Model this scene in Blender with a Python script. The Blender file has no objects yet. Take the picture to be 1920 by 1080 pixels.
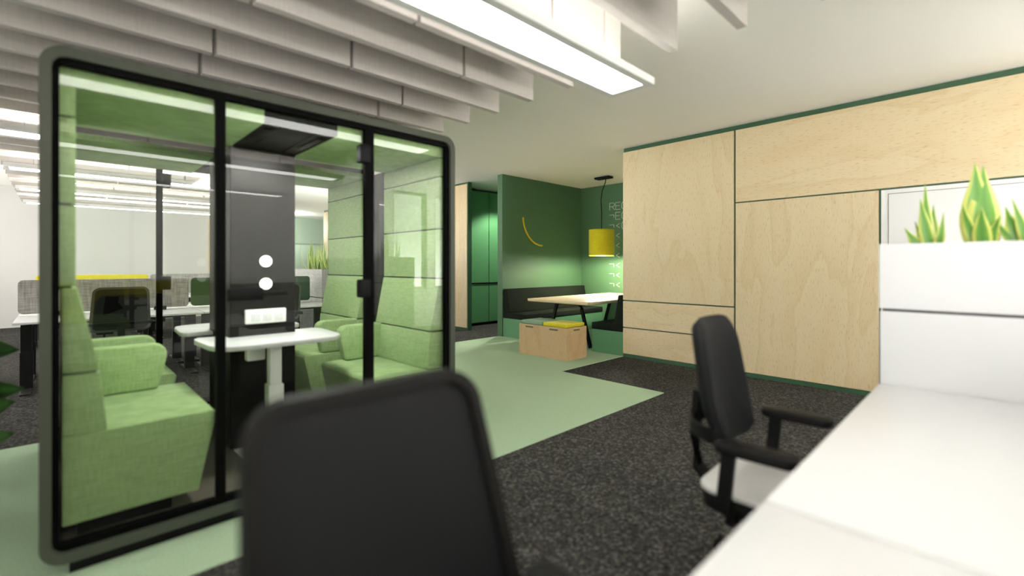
import bpy, bmesh, math, random
from mathutils import Vector, Matrix
random.seed(7)
PI = math.pi
scene = bpy.context.scene
COL = scene.collection

# ------------------------------------------------------------------ materials
def nt(m):
    return m.node_tree.nodes, m.node_tree.links

def mk(name, col, rough=.5, metal=0., spec=.5, noise=None, bump=None, sheen=0., coat=0.):
    m = bpy.data.materials.new(name); m.use_nodes = True
    N, L = nt(m); b = N['Principled BSDF']
    b.inputs['Base Color'].default_value = (*col, 1)
    b.inputs['Roughness'].default_value = rough
    b.inputs['Metallic'].default_value = metal
    b.inputs['Specular IOR Level'].default_value = spec
    if sheen: b.inputs['Sheen Weight'].default_value = sheen
    if coat: b.inputs['Coat Weight'].default_value = coat
    if noise or bump:
        tc = N.new('ShaderNodeTexCoord')
    if noise:
        sc, amt = noise[:2]
        mp = N.new('ShaderNodeMapping'); mp.inputs['Scale'].default_value = noise[2] if len(noise) > 2 else (1, 1, 1)
        L.new(tc.outputs['Object'], mp.inputs['Vector'])
        t = N.new('ShaderNodeTexNoise'); t.inputs['Scale'].default_value = sc; t.inputs['Detail'].default_value = 6
        L.new(mp.outputs[0], t.inputs['Vector'])
        r = N.new('ShaderNodeValToRGB')
        r.color_ramp.elements[0].position = .3; r.color_ramp.elements[1].position = .7
        r.color_ramp.elements[0].color = (*[c*(1-amt) for c in col], 1)
        r.color_ramp.elements[1].color = (*[min(1, c*(1+amt)) for c in col], 1)
        L.new(t.outputs['Fac'], r.inputs['Fac']); L.new(r.outputs['Color'], b.inputs['Base Color'])
    if bump:
        t2 = N.new('ShaderNodeTexNoise'); t2.inputs['Scale'].default_value = bump[0]; t2.inputs['Detail'].default_value = 4
        L.new(tc.outputs['Object'], t2.inputs['Vector'])
        bp = N.new('ShaderNodeBump'); bp.inputs['Strength'].default_value = bump[1]; bp.inputs['Distance'].default_value = .01
        L.new(t2.outputs['Fac'], bp.inputs['Height']); L.new(bp.outputs[0], b.inputs['Normal'])
    return m

def plywood(name, axis, seed, base=(.70, .575, .37)):
    """Plain-sawn beech ply: long streaks with cathedral figure and short pores along the grain axis."""
    m = bpy.data.materials.new(name); m.use_nodes = True
    N, L = nt(m); b = N['Principled BSDF']; b.inputs['Roughness'].default_value = .48; b.inputs['Specular IOR Level'].default_value = .35
    tc = N.new('ShaderNodeTexCoord')
    def mapped(scale):
        mp = N.new('ShaderNodeMapping'); mp.inputs['Location'].default_value = (seed*3.1, seed*1.7, seed*2.3)
        mp.inputs['Scale'].default_value = scale
        L.new(tc.outputs['Object'], mp.inputs['Vector']); return mp.outputs[0]
    st = {'z': (1, 1, .22), 'y': (1, .22, 1), 'x': (.22, 1, 1)}[axis]
    n1 = N.new('ShaderNodeTexNoise'); n1.inputs['Scale'].default_value = 1.7; n1.inputs['Detail'].default_value = 3; n1.inputs['Distortion'].default_value = .5
    L.new(mapped(st), n1.inputs['Vector'])
    mul = N.new('ShaderNodeMath'); mul.operation = 'MULTIPLY'; mul.inputs[1].default_value = 6.5; L.new(n1.outputs['Fac'], mul.inputs[0])
    fr = N.new('ShaderNodeMath'); fr.operation = 'FRACT'; L.new(mul.outputs[0], fr.inputs[0])
    r1 = N.new('ShaderNodeValToRGB'); e = r1.color_ramp.elements
    e[0].position = 0; e[0].color = (*[c*f for c, f in zip(base, (.96, .92, .86))], 1)
    e[1].position = 1; e[1].color = (*[c*f for c, f in zip(base, (.99, .98, .97))], 1)
    k = r1.color_ramp.elements.new(.25); k.color = (*[c*f for c, f in zip(base, (1.0, .985, .96))], 1)
    k = r1.color_ramp.elements.new(.9); k.color = (*[c*f for c, f in zip(base, (1.02, 1.03, 1.04))], 1)
    L.new(fr.outputs[0], r1.inputs['Fac'])
    ps = {'z': (1, 1, .12), 'y': (1, .12, 1), 'x': (.12, 1, 1)}[axis]
    n2 = N.new('ShaderNodeTexNoise'); n2.inputs['Scale'].default_value = 130; n2.inputs['Detail'].default_value = 2
    L.new(mapped(ps), n2.inputs['Vector'])
    r2 = N.new('ShaderNodeValToRGB'); r2.color_ramp.elements[0].position = .28; r2.color_ramp.elements[0].color = (.72, .60, .46, 1)
    r2.color_ramp.elements[1].position = .42; r2.color_ramp.elements[1].color = (1, 1, 1, 1)
    L.new(n2.outputs['Fac'], r2.inputs['Fac'])
    mx = N.new('ShaderNodeMix'); mx.data_type = 'RGBA'; mx.blend_type = 'MULTIPLY'; mx.inputs['Factor'].default_value = .8
    L.new(r1.outputs['Color'], mx.inputs['A']); L.new(r2.outputs['Color'], mx.inputs['B'])
    L.new(mx.outputs['Result'], b.inputs['Base Color'])
    return m

def felt(name, col, amt=.16, scale=60, sheen=.1):
    """Woven upholstery: crossed fine slubs."""
    m = bpy.data.materials.new(name); m.use_nodes = True
    N, L = nt(m); b = N['Principled BSDF']; b.inputs['Roughness'].default_value = .9; b.inputs['Specular IOR Level'].default_value = .2
    b.inputs['Sheen Weight'].default_value = sheen
    tc = N.new('ShaderNodeTexCoord'); outs = []
    for s in ((1, 1, .08), (.08, .08, 1)):
        mp = N.new('ShaderNodeMapping'); mp.inputs['Scale'].default_value = s; L.new(tc.outputs['Object'], mp.inputs['Vector'])
        t = N.new('ShaderNodeTexNoise'); t.inputs['Scale'].default_value = scale*2; t.inputs['Detail'].default_value = 3; L.new(mp.outputs[0], t.inputs['Vector'])
        outs.append(t.outputs['Fac'])
    ad = N.new('ShaderNodeMath'); ad.operation = 'ADD'; L.new(outs[0], ad.inputs[0]); L.new(outs[1], ad.inputs[1])
    r = N.new('ShaderNodeValToRGB'); r.color_ramp.elements[0].position = .35; r.color_ramp.elements[1].position = .65
    hf = N.new('ShaderNodeMath'); hf.operation = 'MULTIPLY'; hf.inputs[1].default_value = .5; L.new(ad.outputs[0], hf.inputs[0])
    r.color_ramp.elements[0].color = (*[c*(1-amt) for c in col], 1); r.color_ramp.elements[1].color = (*[min(1, c*(1+amt)) for c in col], 1)
    L.new(hf.outputs[0], r.inputs['Fac']); L.new(r.outputs['Color'], b.inputs['Base Color'])
    bp = N.new('ShaderNodeBump'); bp.inputs['Strength'].default_value = .15; bp.inputs['Distance'].default_value = .003
    L.new(hf.outputs[0], bp.inputs['Height']); L.new(bp.outputs[0], b.inputs['Normal'])
    return m

def carpet_dark():
    m = bpy.data.materials.new('charcoal fleck carpet'); m.use_nodes = True
    N, L = nt(m); b = N['Principled BSDF']; b.inputs['Roughness'].default_value = .95; b.inputs['Specular IOR Level'].default_value = .1
    tc = N.new('ShaderNodeTexCoord')
    t = N.new('ShaderNodeTexNoise'); t.inputs['Scale'].default_value = 55; t.inputs['Detail'].default_value = 6; t.inputs['Roughness'].default_value = .75
    L.new(tc.outputs['Object'], t.inputs['Vector'])
    r = N.new('ShaderNodeValToRGB'); e = r.color_ramp.elements
    e[0].position = .38; e[0].color = (.012, .0115, .0105, 1); e[1].position = .70; e[1].color = (.205, .20, .182, 1)
    k = e.new(.52); k.color = (.047, .046, .041, 1)
    L.new(t.outputs['Fac'], r.inputs['Fac'])
    t2 = N.new('ShaderNodeTexNoise'); t2.inputs['Scale'].default_value = 2.2; t2.inputs['Detail'].default_value = 4; L.new(tc.outputs['Object'], t2.inputs['Vector'])
    r2 = N.new('ShaderNodeValToRGB'); r2.color_ramp.elements[0].color = (.75, .75, .75, 1); r2.color_ramp.elements[1].color = (1.25, 1.25, 1.25, 1)
    L.new(t2.outputs['Fac'], r2.inputs['Fac'])
    mx = N.new('ShaderNodeMix'); mx.data_type = 'RGBA'; mx.blend_type = 'MULTIPLY'; mx.inputs['Factor'].default_value = 1
    L.new(r.outputs['Color'], mx.inputs['A']); L.new(r2.outputs['Color'], mx.inputs['B'])
    # carpet tile seams, one metre apart
    sx = N.new('ShaderNodeSeparateXYZ'); L.new(tc.outputs['Object'], sx.inputs[0])
    fr = N.new('ShaderNodeMath'); fr.operation = 'FRACT'; L.new(sx.outputs['Y'], fr.inputs[0])
    lt = N.new('ShaderNodeMath'); lt.operation = 'LESS_THAN'; lt.inputs[1].default_value = .018; L.new(fr.outputs[0], lt.inputs[0])
    gx = N.new('ShaderNodeMath'); gx.operation = 'GREATER_THAN'; gx.inputs[1].default_value = 5.0; L.new(sx.outputs['Y'], gx.inputs[0])
    mm = N.new('ShaderNodeMath'); mm.operation = 'MULTIPLY'; L.new(lt.outputs[0], mm.inputs[0]); L.new(gx.outputs[0], mm.inputs[1])
    mx2 = N.new('ShaderNodeMix'); mx2.data_type = 'RGBA'; L.new(mm.outputs[0], mx2.inputs['Factor'])
    L.new(mx.outputs['Result'], mx2.inputs['A']); mx2.inputs['B'].default_value = (.13, .125, .115, 1)
    L.new(mx2.outputs['Result'], b.inputs['Base Color'])
    bp = N.new('ShaderNodeBump'); bp.inputs['Strength'].default_value = .4; bp.inputs['Distance'].default_value = .006
    L.new(t.outputs['Fac'], bp.inputs['Height']); L.new(bp.outputs[0], b.inputs['Normal'])
    return m

def emis(name, col, s):
    m = bpy.data.materials.new(name); m.use_nodes = True
    N, L = nt(m); b = N['Principled BSDF']; b.inputs['Base Color'].default_value = (.9, .9, .9, 1)
    b.inputs['Emission Color'].default_value = (*col, 1); b.inputs['Emission Strength'].default_value = s
    return m

def glass_mat(name, tint):
    m = bpy.data.materials.new(name); m.use_nodes = True
    N, L = nt(m); N.remove(N['Principled BSDF']); out = N['Material Output']
    tr = N.new('ShaderNodeBsdfTransparent'); tr.inputs['Color'].default_value = (*tint, 1)
    gl = N.new('ShaderNodeBsdfGlossy'); gl.inputs['Roughness'].default_value = .0
    fz = N.new('ShaderNodeFresnel'); fz.inputs['IOR'].default_value = 1.37
    mx = N.new('ShaderNodeMixShader'); L.new(fz.outputs[0], mx.inputs['Fac']); L.new(tr.outputs[0], mx.inputs[1]); L.new(gl.outputs[0], mx.inputs[2])
    L.new(mx.outputs[0], out.inputs['Surface'])
    return m

def leaf_mat(name, edge, mid, dark):
    m = bpy.data.materials.new(name); m.use_nodes = True
    N, L = nt(m); b = N['Principled BSDF']; b.inputs['Roughness'].default_value = .38
    uv = N.new('ShaderNodeTexCoord'); sx = N.new('ShaderNodeSeparateXYZ'); L.new(uv.outputs['UV'], sx.inputs[0])
    sb = N.new('ShaderNodeMath'); sb.operation = 'SUBTRACT'; sb.inputs[1].default_value = .5; L.new(sx.outputs['X'], sb.inputs[0])
    ab = N.new('ShaderNodeMath'); ab.operation = 'ABSOLUTE'; L.new(sb.outputs[0], ab.inputs[0])
    n = N.new('ShaderNodeTexNoise'); n.inputs['Scale'].default_value = 30; mp = N.new('ShaderNodeMapping'); mp.inputs['Scale'].default_value = (1, 1, .3)
    L.new(uv.outputs['Object'], mp.inputs[0]); L.new(mp.outputs[0], n.inputs['Vector'])
    r = N.new('ShaderNodeValToRGB'); e = r.color_ramp.elements
    e[0].position = 0; e[0].color = (*dark, 1); e[1].position = .34; e[1].color = (*edge, 1)
    k = e.new(.27); k.color = (*mid, 1); k = e.new(.12); k.color = (*[(a+c)/2 for a, c in zip(dark, mid)], 1)
    nm = N.new('ShaderNodeMath'); nm.operation = 'MULTIPLY_ADD'; nm.inputs[1].default_value = .12; L.new(n.outputs['Fac'], nm.inputs[0]); L.new(ab.outputs[0], nm.inputs[2])
    s2 = N.new('ShaderNodeMath'); s2.operation = 'SUBTRACT'; s2.inputs[1].default_value = .06; L.new(nm.outputs[0], s2.inputs[0])
    L.new(s2.outputs[0], r.inputs['Fac']); L.new(r.outputs['Color'], b.inputs['Base Color'])
    return m

M = {}
M['ceiling'] = mk('white ceiling paint', (.90, .88, .83), .9, spec=.2)
M['white_wall'] = mk('off white wall paint', (.74, .73, .71), .9, spec=.2)
M['carpet'] = carpet_dark()
M['green_carpet'] = mk('sage green carpet', (.40, .54, .36), .95, spec=.1, noise=(140, .16), bump=(260, .35))
M['green_paint'] = mk('deep green paint', (.075, .165, .080), .55, spec=.4)
M['dark_green'] = mk('dark green trim paint', (.036, .105, .05), .45)
M['pale_green'] = mk('pale green paint', (.40, .52, .40), .8)
M['grey_green'] = mk('grey green paint', (.24, .32, .27), .8)
M['cab_green'] = mk('green lacquer', (.085, .25, .10), .4)
M['ply_z'] = [plywood('beech plywood upright %d' % i, 'z', i+1) for i in range(3)]
M['ply_y'] = [plywood('beech plywood level %d' % i, 'y', i+5) for i in range(3)]
M['box_ply'] = plywood('storage box veneer', 'z', 11, base=(.52, .36, .20))
M['table_ply'] = plywood('pale table veneer', 'x', 14, base=(.74, .60, .40))
M['ply_edge'] = mk('plywood edge', (.50, .42, .20), .5, noise=(25, .12, (1, 1, 6)))
M['baffle'] = felt('grey acoustic felt', (.50, .465, .43), .08, 40)
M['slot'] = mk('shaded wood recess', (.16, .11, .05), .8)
M['white'] = mk('white laminate', (.645, .65, .655), .35, spec=.35)
M['white_metal'] = mk('white powder coat', (.82, .82, .80), .4)
M['board'] = mk('whiteboard enamel', (.80, .80, .80), .2)
M['lamp'] = emis('lit diffuser', (1, .975, .93), 4.0)
M['fill_uplamp'] = emis('added upward fill', (1, .975, .93), 4.8)
M['alu'] = mk('white lamp housing', (.80, .80, .79), .45)
M['black'] = mk('black plastic', (.004, .004, .004), .55, spec=.14)
M['black_frame'] = mk('black aluminium', (.002, .002, .002), .6, spec=.04)
M['gloss_black'] = mk('gloss black panel', (.006, .0055, .005), .42, spec=.15)
M['metal_black'] = mk('black powder coat', (.006, .006, .0065), .5, spec=.25)
M['foot_grey'] = mk('dark grey steel', (.03, .029, .029), .4, metal=.3)
M['shell'] = mk('grey green pod shell', (.044, .052, .035), .5, spec=.3)
M['pod_felt'] = felt('leaf green upholstery', (.32, .45, .20), .2, 90)
M['groove'] = mk('dark groove', (.012, .02, .01), .9)
M['pod_floor'] = mk('taupe pod carpet', (.10, .09, .065), .95, noise=(180, .3))
M['glass'] = glass_mat('clear pod glass', (.97, .985, .97))
M['win_glass'] = glass_mat('window glass', (.96, .97, .97))
M['led'] = emis('led strip', (1, .95, .85), 6.0)
M['disc'] = emis('backlit control disc', (1, .97, .88), .7)
M['seat_black'] = mk('black upholstery', (.003, .0033, .0045), .6, spec=.18, noise=(300, .12))
M['seat_light'] = mk('pale grey seat fabric', (.52, .51, .49), .9, noise=(200, .1))
M['frame_grey'] = mk('grey chair frame', (.09, .088, .085), .45)
M['mesh_black'] = mk('black mesh fabric', (.008, .008, .008), .75, noise=(400, .3))
M['cushion_dark'] = felt('dark forest fabric', (.008, .0125, .0075), .3, 70, 0)
M['sage'] = mk('sage felt', (.22, .34, .235), .95, noise=(90, .15))
M['yellow'] = felt('mustard yellow fabric', (.60, .53, .02), .1, 70)
M['yellow_paint'] = mk('yellow lacquer', (.72, .52, .02), .4)
M['screen_grey'] = felt('grey melange screen fabric', (.30, .285, .265), .35, 40)
M['screen_green'] = felt('dark green screen fabric', (.022, .065, .03), .2, 70)
M['letter'] = mk('pale letter paint', (.62, .72, .62), .6)
M['snake'] = leaf_mat('variegated leaf', (.62, .66, .16), (.16, .36, .05), (.10, .27, .045))
M['glossy_leaf'] = leaf_mat('dark glossy leaf', (.06, .15, .03), (.035, .11, .022), (.06, .17, .035))
M['planter_felt'] = felt('grey melange planter', (.40, .385, .375), .25, 40)
M['soil'] = mk('potting soil', (.03, .02, .014), .95, noise=(60, .5))
M['pot'] = mk('charcoal pot', (.05, .05, .05), .6)
M['steel'] = mk('window frame grey', (.16, .16, .165), .4, metal=.3)

# ------------------------------------------------------------------ mesh helpers
def B():
    return bmesh.new()

def _merge(bm, t):
    me = bpy.data.meshes.new('t'); t.to_mesh(me); t.free(); bm.from_mesh(me); bpy.data.meshes.remove(me)

def bx(bm, x0, x1, y0, y1, z0, z1, b=0., seg=2, M4=None):
    t = bmesh.new()
    v = [t.verts.new((x, y, z)) for x in (x0, x1) for y in (y0, y1) for z in (z0, z1)]
    for f in ((0, 1, 3, 2), (4, 6, 7, 5), (0, 4, 5, 1), (2, 3, 7, 6), (0, 2, 6, 4), (1, 5, 7, 3)):
        t.faces.new([v[i] for i in f])
    bmesh.ops.recalc_face_normals(t, faces=t.faces)
    if b:
        bmesh.ops.bevel(t, geom=list(t.edges), offset=b, segments=seg, affect='EDGES', profile=.5)
    if M4 is not None: bmesh.ops.transform(t, matrix=M4, verts=t.verts)
    _merge(bm, t); return bm

def _p3(a, p, k):
    return {'x': (k, p[0], p[1]), 'y': (p[0], k, p[1]), 'z': (p[0], p[1], k)}[a]

def prism(bm, pts, axis, a, c, b=0., seg=2):
    """Polygon in the plane across `axis`, extruded from a to c."""
    t = bmesh.new()
    lo = [t.verts.new(_p3(axis, p, a)) for p in pts]; hi = [t.verts.new(_p3(axis, p, c)) for p in pts]
    t.faces.new(lo); t.faces.new(hi); n = len(pts)
    for i in range(n):
        t.faces.new((lo[i], lo[(i+1) % n], hi[(i+1) % n], hi[i]))
    bmesh.ops.recalc_face_normals(t, faces=t.faces)
    if b: bmesh.ops.bevel(t, geom=list(t.edges), offset=b, segments=seg, affect='EDGES', profile=.5)
    _merge(bm, t); return bm

def rrect(x0, x1, y0, y1, r, n=8):
    out = []
    for cx, cy, a in ((x1-r, y1-r, 0), (x0+r, y1-r, 90), (x0+r, y0+r, 180), (x1-r, y0+r, 270)):
        for i in range(n+1):
            w = math.radians(a + 90*i/n); out.append((cx+r*math.cos(w), cy+r*math.sin(w)))
    return out

def ring(bm, outer, inner, axis, a, c):
    """Frame between two outlines with equal point counts, extruded from a to c."""
    t = bmesh.new(); n = len(outer)
    q = [[t.verts.new(_p3(axis, p, k)) for p in o] for o in (outer, inner) for k in (a, c)]
    for i in range(n):
        j = (i+1) % n
        t.faces.new((q[0][i], q[0][j], q[1][j], q[1][i])); t.faces.new((q[2][i], q[3][i], q[3][j], q[2][j]))
        t.faces.new((q[0][i], q[2][i], q[2][j], q[0][j])); t.faces.new((q[1][i], q[1][j], q[3][j], q[3][i]))
    bmesh.ops.recalc_face_normals(t, faces=t.faces)
    _merge(bm, t); return bm

def tube(bm, pts, r, n=10, cap=True):
    t = bmesh.new(); pts = [Vector(p) for p in pts]; loops = []; up = None
    rr = r if isinstance(r, (list, tuple)) else [r]*len(pts)
    for i, p in enumerate(pts):
        d = (pts[min(i+1, len(pts)-1)] - pts[max(i-1, 0)]).normalized()
        if up is None:
            up = Vector((0, 0, 1)) if abs(d.z) < .9 else Vector((1, 0, 0))
        s = d.cross(up).normalized(); up = s.cross(d).normalized()
        loops.append([t.verts.new(p + (s*math.cos(2*PI*k/n) + up*math.sin(2*PI*k/n))*rr[i]) for k in range(n)])
    for a, c in zip(loops, loops[1:]):
        for k in range(n): t.faces.new((a[k], a[(k+1) % n], c[(k+1) % n], c[k]))
    if cap: t.faces.new(loops[0][::-1]); t.faces.new(loops[-1])
    bmesh.ops.recalc_face_normals(t, faces=t.faces); _merge(bm, t); return bm

def bar(bm, pts, w, h):
    """Rectangular bar along a polyline; w sideways, h upward."""
    t = bmesh.new(); pts = [Vector(p) for p in pts]; loops = []
    for i, p in enumerate(pts):
        d = (pts[min(i+1, len(pts)-1)] - pts[max(i-1, 0)]).normalized()
        up = Vector((0, 0, 1)) if abs(d.z) < .95 else Vector((0, 1, 0))
        s = d.cross(up).normalized(); u = s.cross(d).normalized()
        loops.append([t.verts.new(p + s*a*w/2 + u*c*h/2) for a, c in ((-1, -1), (1, -1), (1, 1), (-1, 1))])
    for a, c in zip(loops, loops[1:]):
        for k in range(4): t.faces.new((a[k], a[(k+1) % 4], c[(k+1) % 4], c[k]))
    t.faces.new(loops[0][::-1]); t.faces.new(loops[-1])
    bmesh.ops.recalc_face_normals(t, faces=t.faces); _merge(bm, t); return bm

def lathe(bm, prof, c=(0, 0, 0), n=24, M4=None):
    t = bmesh.new(); L = []
    for r, z in prof:
        L.append([t.verts.new((c[0]+r*math.cos(2*PI*k/n), c[1]+r*math.sin(2*PI*k/n), c[2]+z)) for k in range(n)])
    for a, d in zip(L, L[1:]):
        for k in range(n): t.faces.new((a[k], a[(k+1) % n], d[(k+1) % n], d[k]))
    t.faces.new(L[0][::-1]); t.faces.new(L[-1])
    bmesh.ops.recalc_face_normals(t, faces=t.faces)
    if M4 is not None: bmesh.ops.transform(t, matrix=M4, verts=t.verts)
    _merge(bm, t); return bm

def pillow(bm, hw, hh, th, nx=14, nz=18, p=6, bend=0., lean=None, taper=None, c=(0, 0, 0)):
    """Upholstered pad standing in XZ: rounded outline, soft edges, curved round the back."""
    t = bmesh.new(); F = {}; K = {}
    def q(i, j, side):
        s, w = -1+2*i/nx, -1+2*j/nz
        m = max(abs(s), abs(w)); g = m/((abs(s)**p+abs(w)**p)**(1/p)) if m > 0 else 1
        x, z = s*g*hw, w*g*hh
        if taper: x *= taper(w)
        y = side*th*(1-m**8)**.5 if m < 1 else 0
        y += bend*(x/hw)**2
        if lean: y += lean(w)
        return (c[0]+x, c[1]+y, c[2]+z)
    for i in range(nx+1):
        for j in range(nz+1):
            e = i in (0, nx) or j in (0, nz)
            F[i, j] = t.verts.new(q(i, j, -1)); K[i, j] = F[i, j] if e else t.verts.new(q(i, j, 1))
    for i in range(nx):
        for j in range(nz):
            t.faces.new((F[i, j], F[i+1, j], F[i+1, j+1], F[i, j+1]))
            f = (K[i, j], K[i, j+1], K[i+1, j+1], K[i+1, j])
            t.faces.new(f) if len(set(f)) > 3 else None
    bmesh.ops.recalc_face_normals(t, faces=t.faces); _merge(bm, t); return bm

def root_of(o):
    while o.parent: o = o.parent
    return o

def obj(name, bm, mat, parent=None, label=None, local=False):
    """Link the shape as one mesh object; world-authored shapes are shifted to their thing's base."""
    bm.normal_update()
    if parent is None:
        xs = [v.co for v in bm.verts]
        off = Vector((sum(v.x for v in xs)/len(xs), sum(v.y for v in xs)/len(xs), min(v.z for v in xs)))
    else:
        off = root_of(parent).location.copy()
    bmesh.ops.translate(bm, vec=-off, verts=bm.verts)
    for f in bm.faces: f.smooth = True
    for e in bm.edges:
        if len(e.link_faces) == 2: e.smooth = e.calc_face_angle(0) < .55
    me = bpy.data.meshes.new(name); bm.to_mesh(me); bm.free()
    o = bpy.data.objects.new(name, me); COL.objects.link(o)
    for m in (mat if isinstance(mat, list) else [mat]): me.materials.append(m)
    if parent is None: o.location = off
    else: o.parent = parent
    if label: o['label'] = label
    return o

def tag(o, label, cat, group=None):
    o['label'] = label; o['category'] = cat
    if group: o['group'] = group
    return o

def thing(name, label, cat, loc=(0, 0, 0), rz=0, group=None):
    o = bpy.data.objects.new(name, None); COL.objects.link(o); o.location = loc; o.rotation_euler = (0, 0, rz)
    return tag(o, label, cat, group)

def struct(name, bm, mat, parent=None):
    o = obj(name, bm, mat, parent)
    if parent is None: o['kind'] = 'structure'
    return o

def kids(o):
    return [c for c in COL.objects if c.parent == o]

def dup(o, loc, rz=0., label=None, group=None):
    r = o.copy(); COL.objects.link(r); r.location = loc; r.rotation_euler = (0, 0, rz)
    if label: r['label'] = label
    if group: r['group'] = group
    for ch in kids(o):
        c = ch.copy(); COL.objects.link(c); c.parent = r
        for g in kids(ch):
            d = g.copy(); COL.objects.link(d); d.parent = c
    return r

# ------------------------------------------------------------------ room shell
CEIL = 2.97
struct('floor', bx(B(), -4, 10, -3.3, 17.1, -.1, 0), M['carpet'])
gp = [(-2.4, 2.345), (4.43, 2.345), (4.43, 3.70), (8.15, 3.70), (8.15, 6.34), (2.7, 6.34), (2.7, 4.855), (-2.4, 4.855)]
struct('floor_green', prism(B(), gp, 'z', 0, .007), M['green_carpet'])
struct('ceiling', bx(B(), -4, 10, -3.3, 17.1, CEIL, CEIL+.1), M['ceiling'])
struct('wall_far', bx(B(), -4, 2.9, 14.3, 14.42, 0, CEIL), M['white_wall'])
struct('trim_far', bx(B(), 2.82, 2.96, 14.26, 14.46, 0, CEIL), M['ply_z'][0])
struct('wall_inner', bx(B(), 2.84, 2.96, 14.46, 17, 0, CEIL), M['white_wall'])
struct('wall_end', bx(B(), 2.9, 10, 17, 17.1, 0, CEIL), M['pale_green'])
wl = B(); bx(wl, -4.15, -4, -3.3, 14.4, 0, .12); bx(wl, -4.15, -4, -3.3, 14.4, 2.82, CEIL)
wy = [(-2.9 + 2.15*k, -2.9 + 2.15*k + 1.95) for k in (0, 1, 4, 5, 6, 7)]  # unseen window bays, some omitted to keep the floor nearby darker
py = -3.3
for a, c in wy: bx(wl, -4.15, -4, py, a, .12, 2.82); py = c
bx(wl, -4.15, -4, py, 14.4, .12, 2.82)
struct('wall_left', wl, M['white_wall'])
for i, (a, c) in enumerate(wy):
    w = bpy.data.objects.new('window_%d' % (i+11), None); COL.objects.link(w); w.location = (-4.07, (a+c)/2, .12); w['kind'] = 'structure'
    f = B(); bx(f, -4.11, -4.03, a, a+.05, .12, 2.82); bx(f, -4.11, -4.03, c-.05, c, .12, 2.82)
    bx(f, -4.11, -4.03, a, c, .12, .17); bx(f, -4.11, -4.03, a, c, 2.77, 2.82)
    obj('window_frame', f, M['steel'], w)
    obj('window_pane', bx(B(), -4.075, -4.065, a+.05, c-.05, .17, 2.77), M['win_glass'], w)
wr = B(); bx(wr, 10, 10.1, -3.3, 17.1, 0, .12); bx(wr, 10, 10.1, -3.3, 17.1, 2.85, CEIL); bx(wr, 10, 10.1, 3.0, 17.1, .12, 2.85); bx(wr, 10, 10.1, -.2, 0, .12, 2.85)
struct('wall_right', wr, M['white_wall'])
for i, (a, c) in enumerate(((-3.1, -.2), (0, 3.0))):  # out-of-view windows added to bring more light onto the ceiling
    w = bpy.data.objects.new('window_%d' % (i+31), None); COL.objects.link(w); w.location = (10.05, (a+c)/2, .12); w['kind'] = 'structure'
    f = B(); bx(f, 10.01, 10.09, a, a+.05, .12, 2.85); bx(f, 10.01, 10.09, c-.05, c, .12, 2.85)
    bx(f, 10.01, 10.09, a, c, .12, .17); bx(f, 10.01, 10.09, a, c, 2.80, 2.85)
    obj('window_frame', f, M['steel'], w)
    obj('window_pane', bx(B(), 10.045, 10.055, a+.05, c-.05, .17, 2.80), M['win_glass'], w)
wb = B(); wx = [(4.9, 5.72), (5.92, 6.9), (7.1, 8.45), (8.6, 9.9)]
bx(wb, -4, 10, -3.3, -3.1, 0, .80); bx(wb, -4, 10, -3.3, -3.1, 2.85, CEIL)
px = -4
for a, c in wx: bx(wb, px, a, -3.3, -3.1, .80, 2.85); px = c
bx(wb, px, 10, -3.3, -3.1, .80, 2.85)
struct('wall_back', wb, M['white_wall'])
for i, (a, c) in enumerate(wx):
    w = bpy.data.objects.new('window_%d' % (i+1), None); COL.objects.link(w); w.location = ((a+c)/2, -3.2, .80); w['kind'] = 'structure'
    f = B(); bx(f, a, a+.05, -3.25, -3.15, .80, 2.85); bx(f, c-.05, c, -3.25, -3.15, .80, 2.85)
    bx(f, a, c, -3.25, -3.15, .80, .85); bx(f, a, c, -3.25, -3.15, 2.80, 2.85)
    obj('window_frame', f, M['steel'], w)
    obj('window_pane', bx(B(), a+.05, c-.05, -3.205, -3.195, .85, 2.80), M['win_glass'], w)

# meeting nook and corridor walls
struct('wall_partition', bx(B(), 5.815, 8.16, 6.25, 6.375, 0, CEIL), M['green_paint'])
struct('wall_nook', bx(B(), 8.16, 8.3, 3.5, 6.375, 0, CEIL), M['green_paint'])
struct('wall_nook_side', bx(B(), 5.93, 8.16, 3.52, 3.69, 0, CEIL), M['green_paint'])
struct('wall_corridor', bx(B(), 5.97, 10, 8.42, 8.55, 0, CEIL), M['green_paint'])
struct('wall_second_nook', bx(B(), 6.4, 6.52, 10.4, 13.2, 0, CEIL), M['grey_green'])

def lettering(name, x, y0, z0, rows, s, label, mat):
    """Strokes of thin square bar on a wall facing -X; text runs towards -Y."""
    t = thing(name, label, 'wall lettering', (x, y0-.15, z0-.8)); w = .008*s; G = {
        'R': [[(0, 0), (0, 1)], [(0, 1), (.6, 1), (.78, .86), (.78, .62), (.6, .48), (0, .48)], [(.4, .48), (.8, 0)]],
        'E': [[(.74, 0), (0, 0), (0, 1), (.74, 1)], [(0, .52), (.64, .52)]],
        'C': [[(.85, .86), (.66, 1), (.24, 1), (0, .78), (0, .22), (.24, 0), (.66, 0), (.85, .14)]],
        'n': [[(0, .68), (.70, .68), (.70, .30)]],
        '<': [[(.66, .80), (.12, .5), (.66, .20)]]}
    H, adv, pitch = .143*s, .142*s, .2004*s
    for r, row in enumerate(rows):
        for k, chx in enumerate(row):
            bm = B()
            for st in G[chx]:
                P = [(x-.004, y0 - k*adv - a*H, z0 - r*pitch + c*H) for a, c in st]
                for a, c in zip(P, P[1:]):
                    a, c = Vector(a), Vector(c); d = (c-a).normalized()*w*.5
                    bar(bm, [a-d, c+d], w, w)
            obj('letter', bm, mat, t)
    return t
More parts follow.
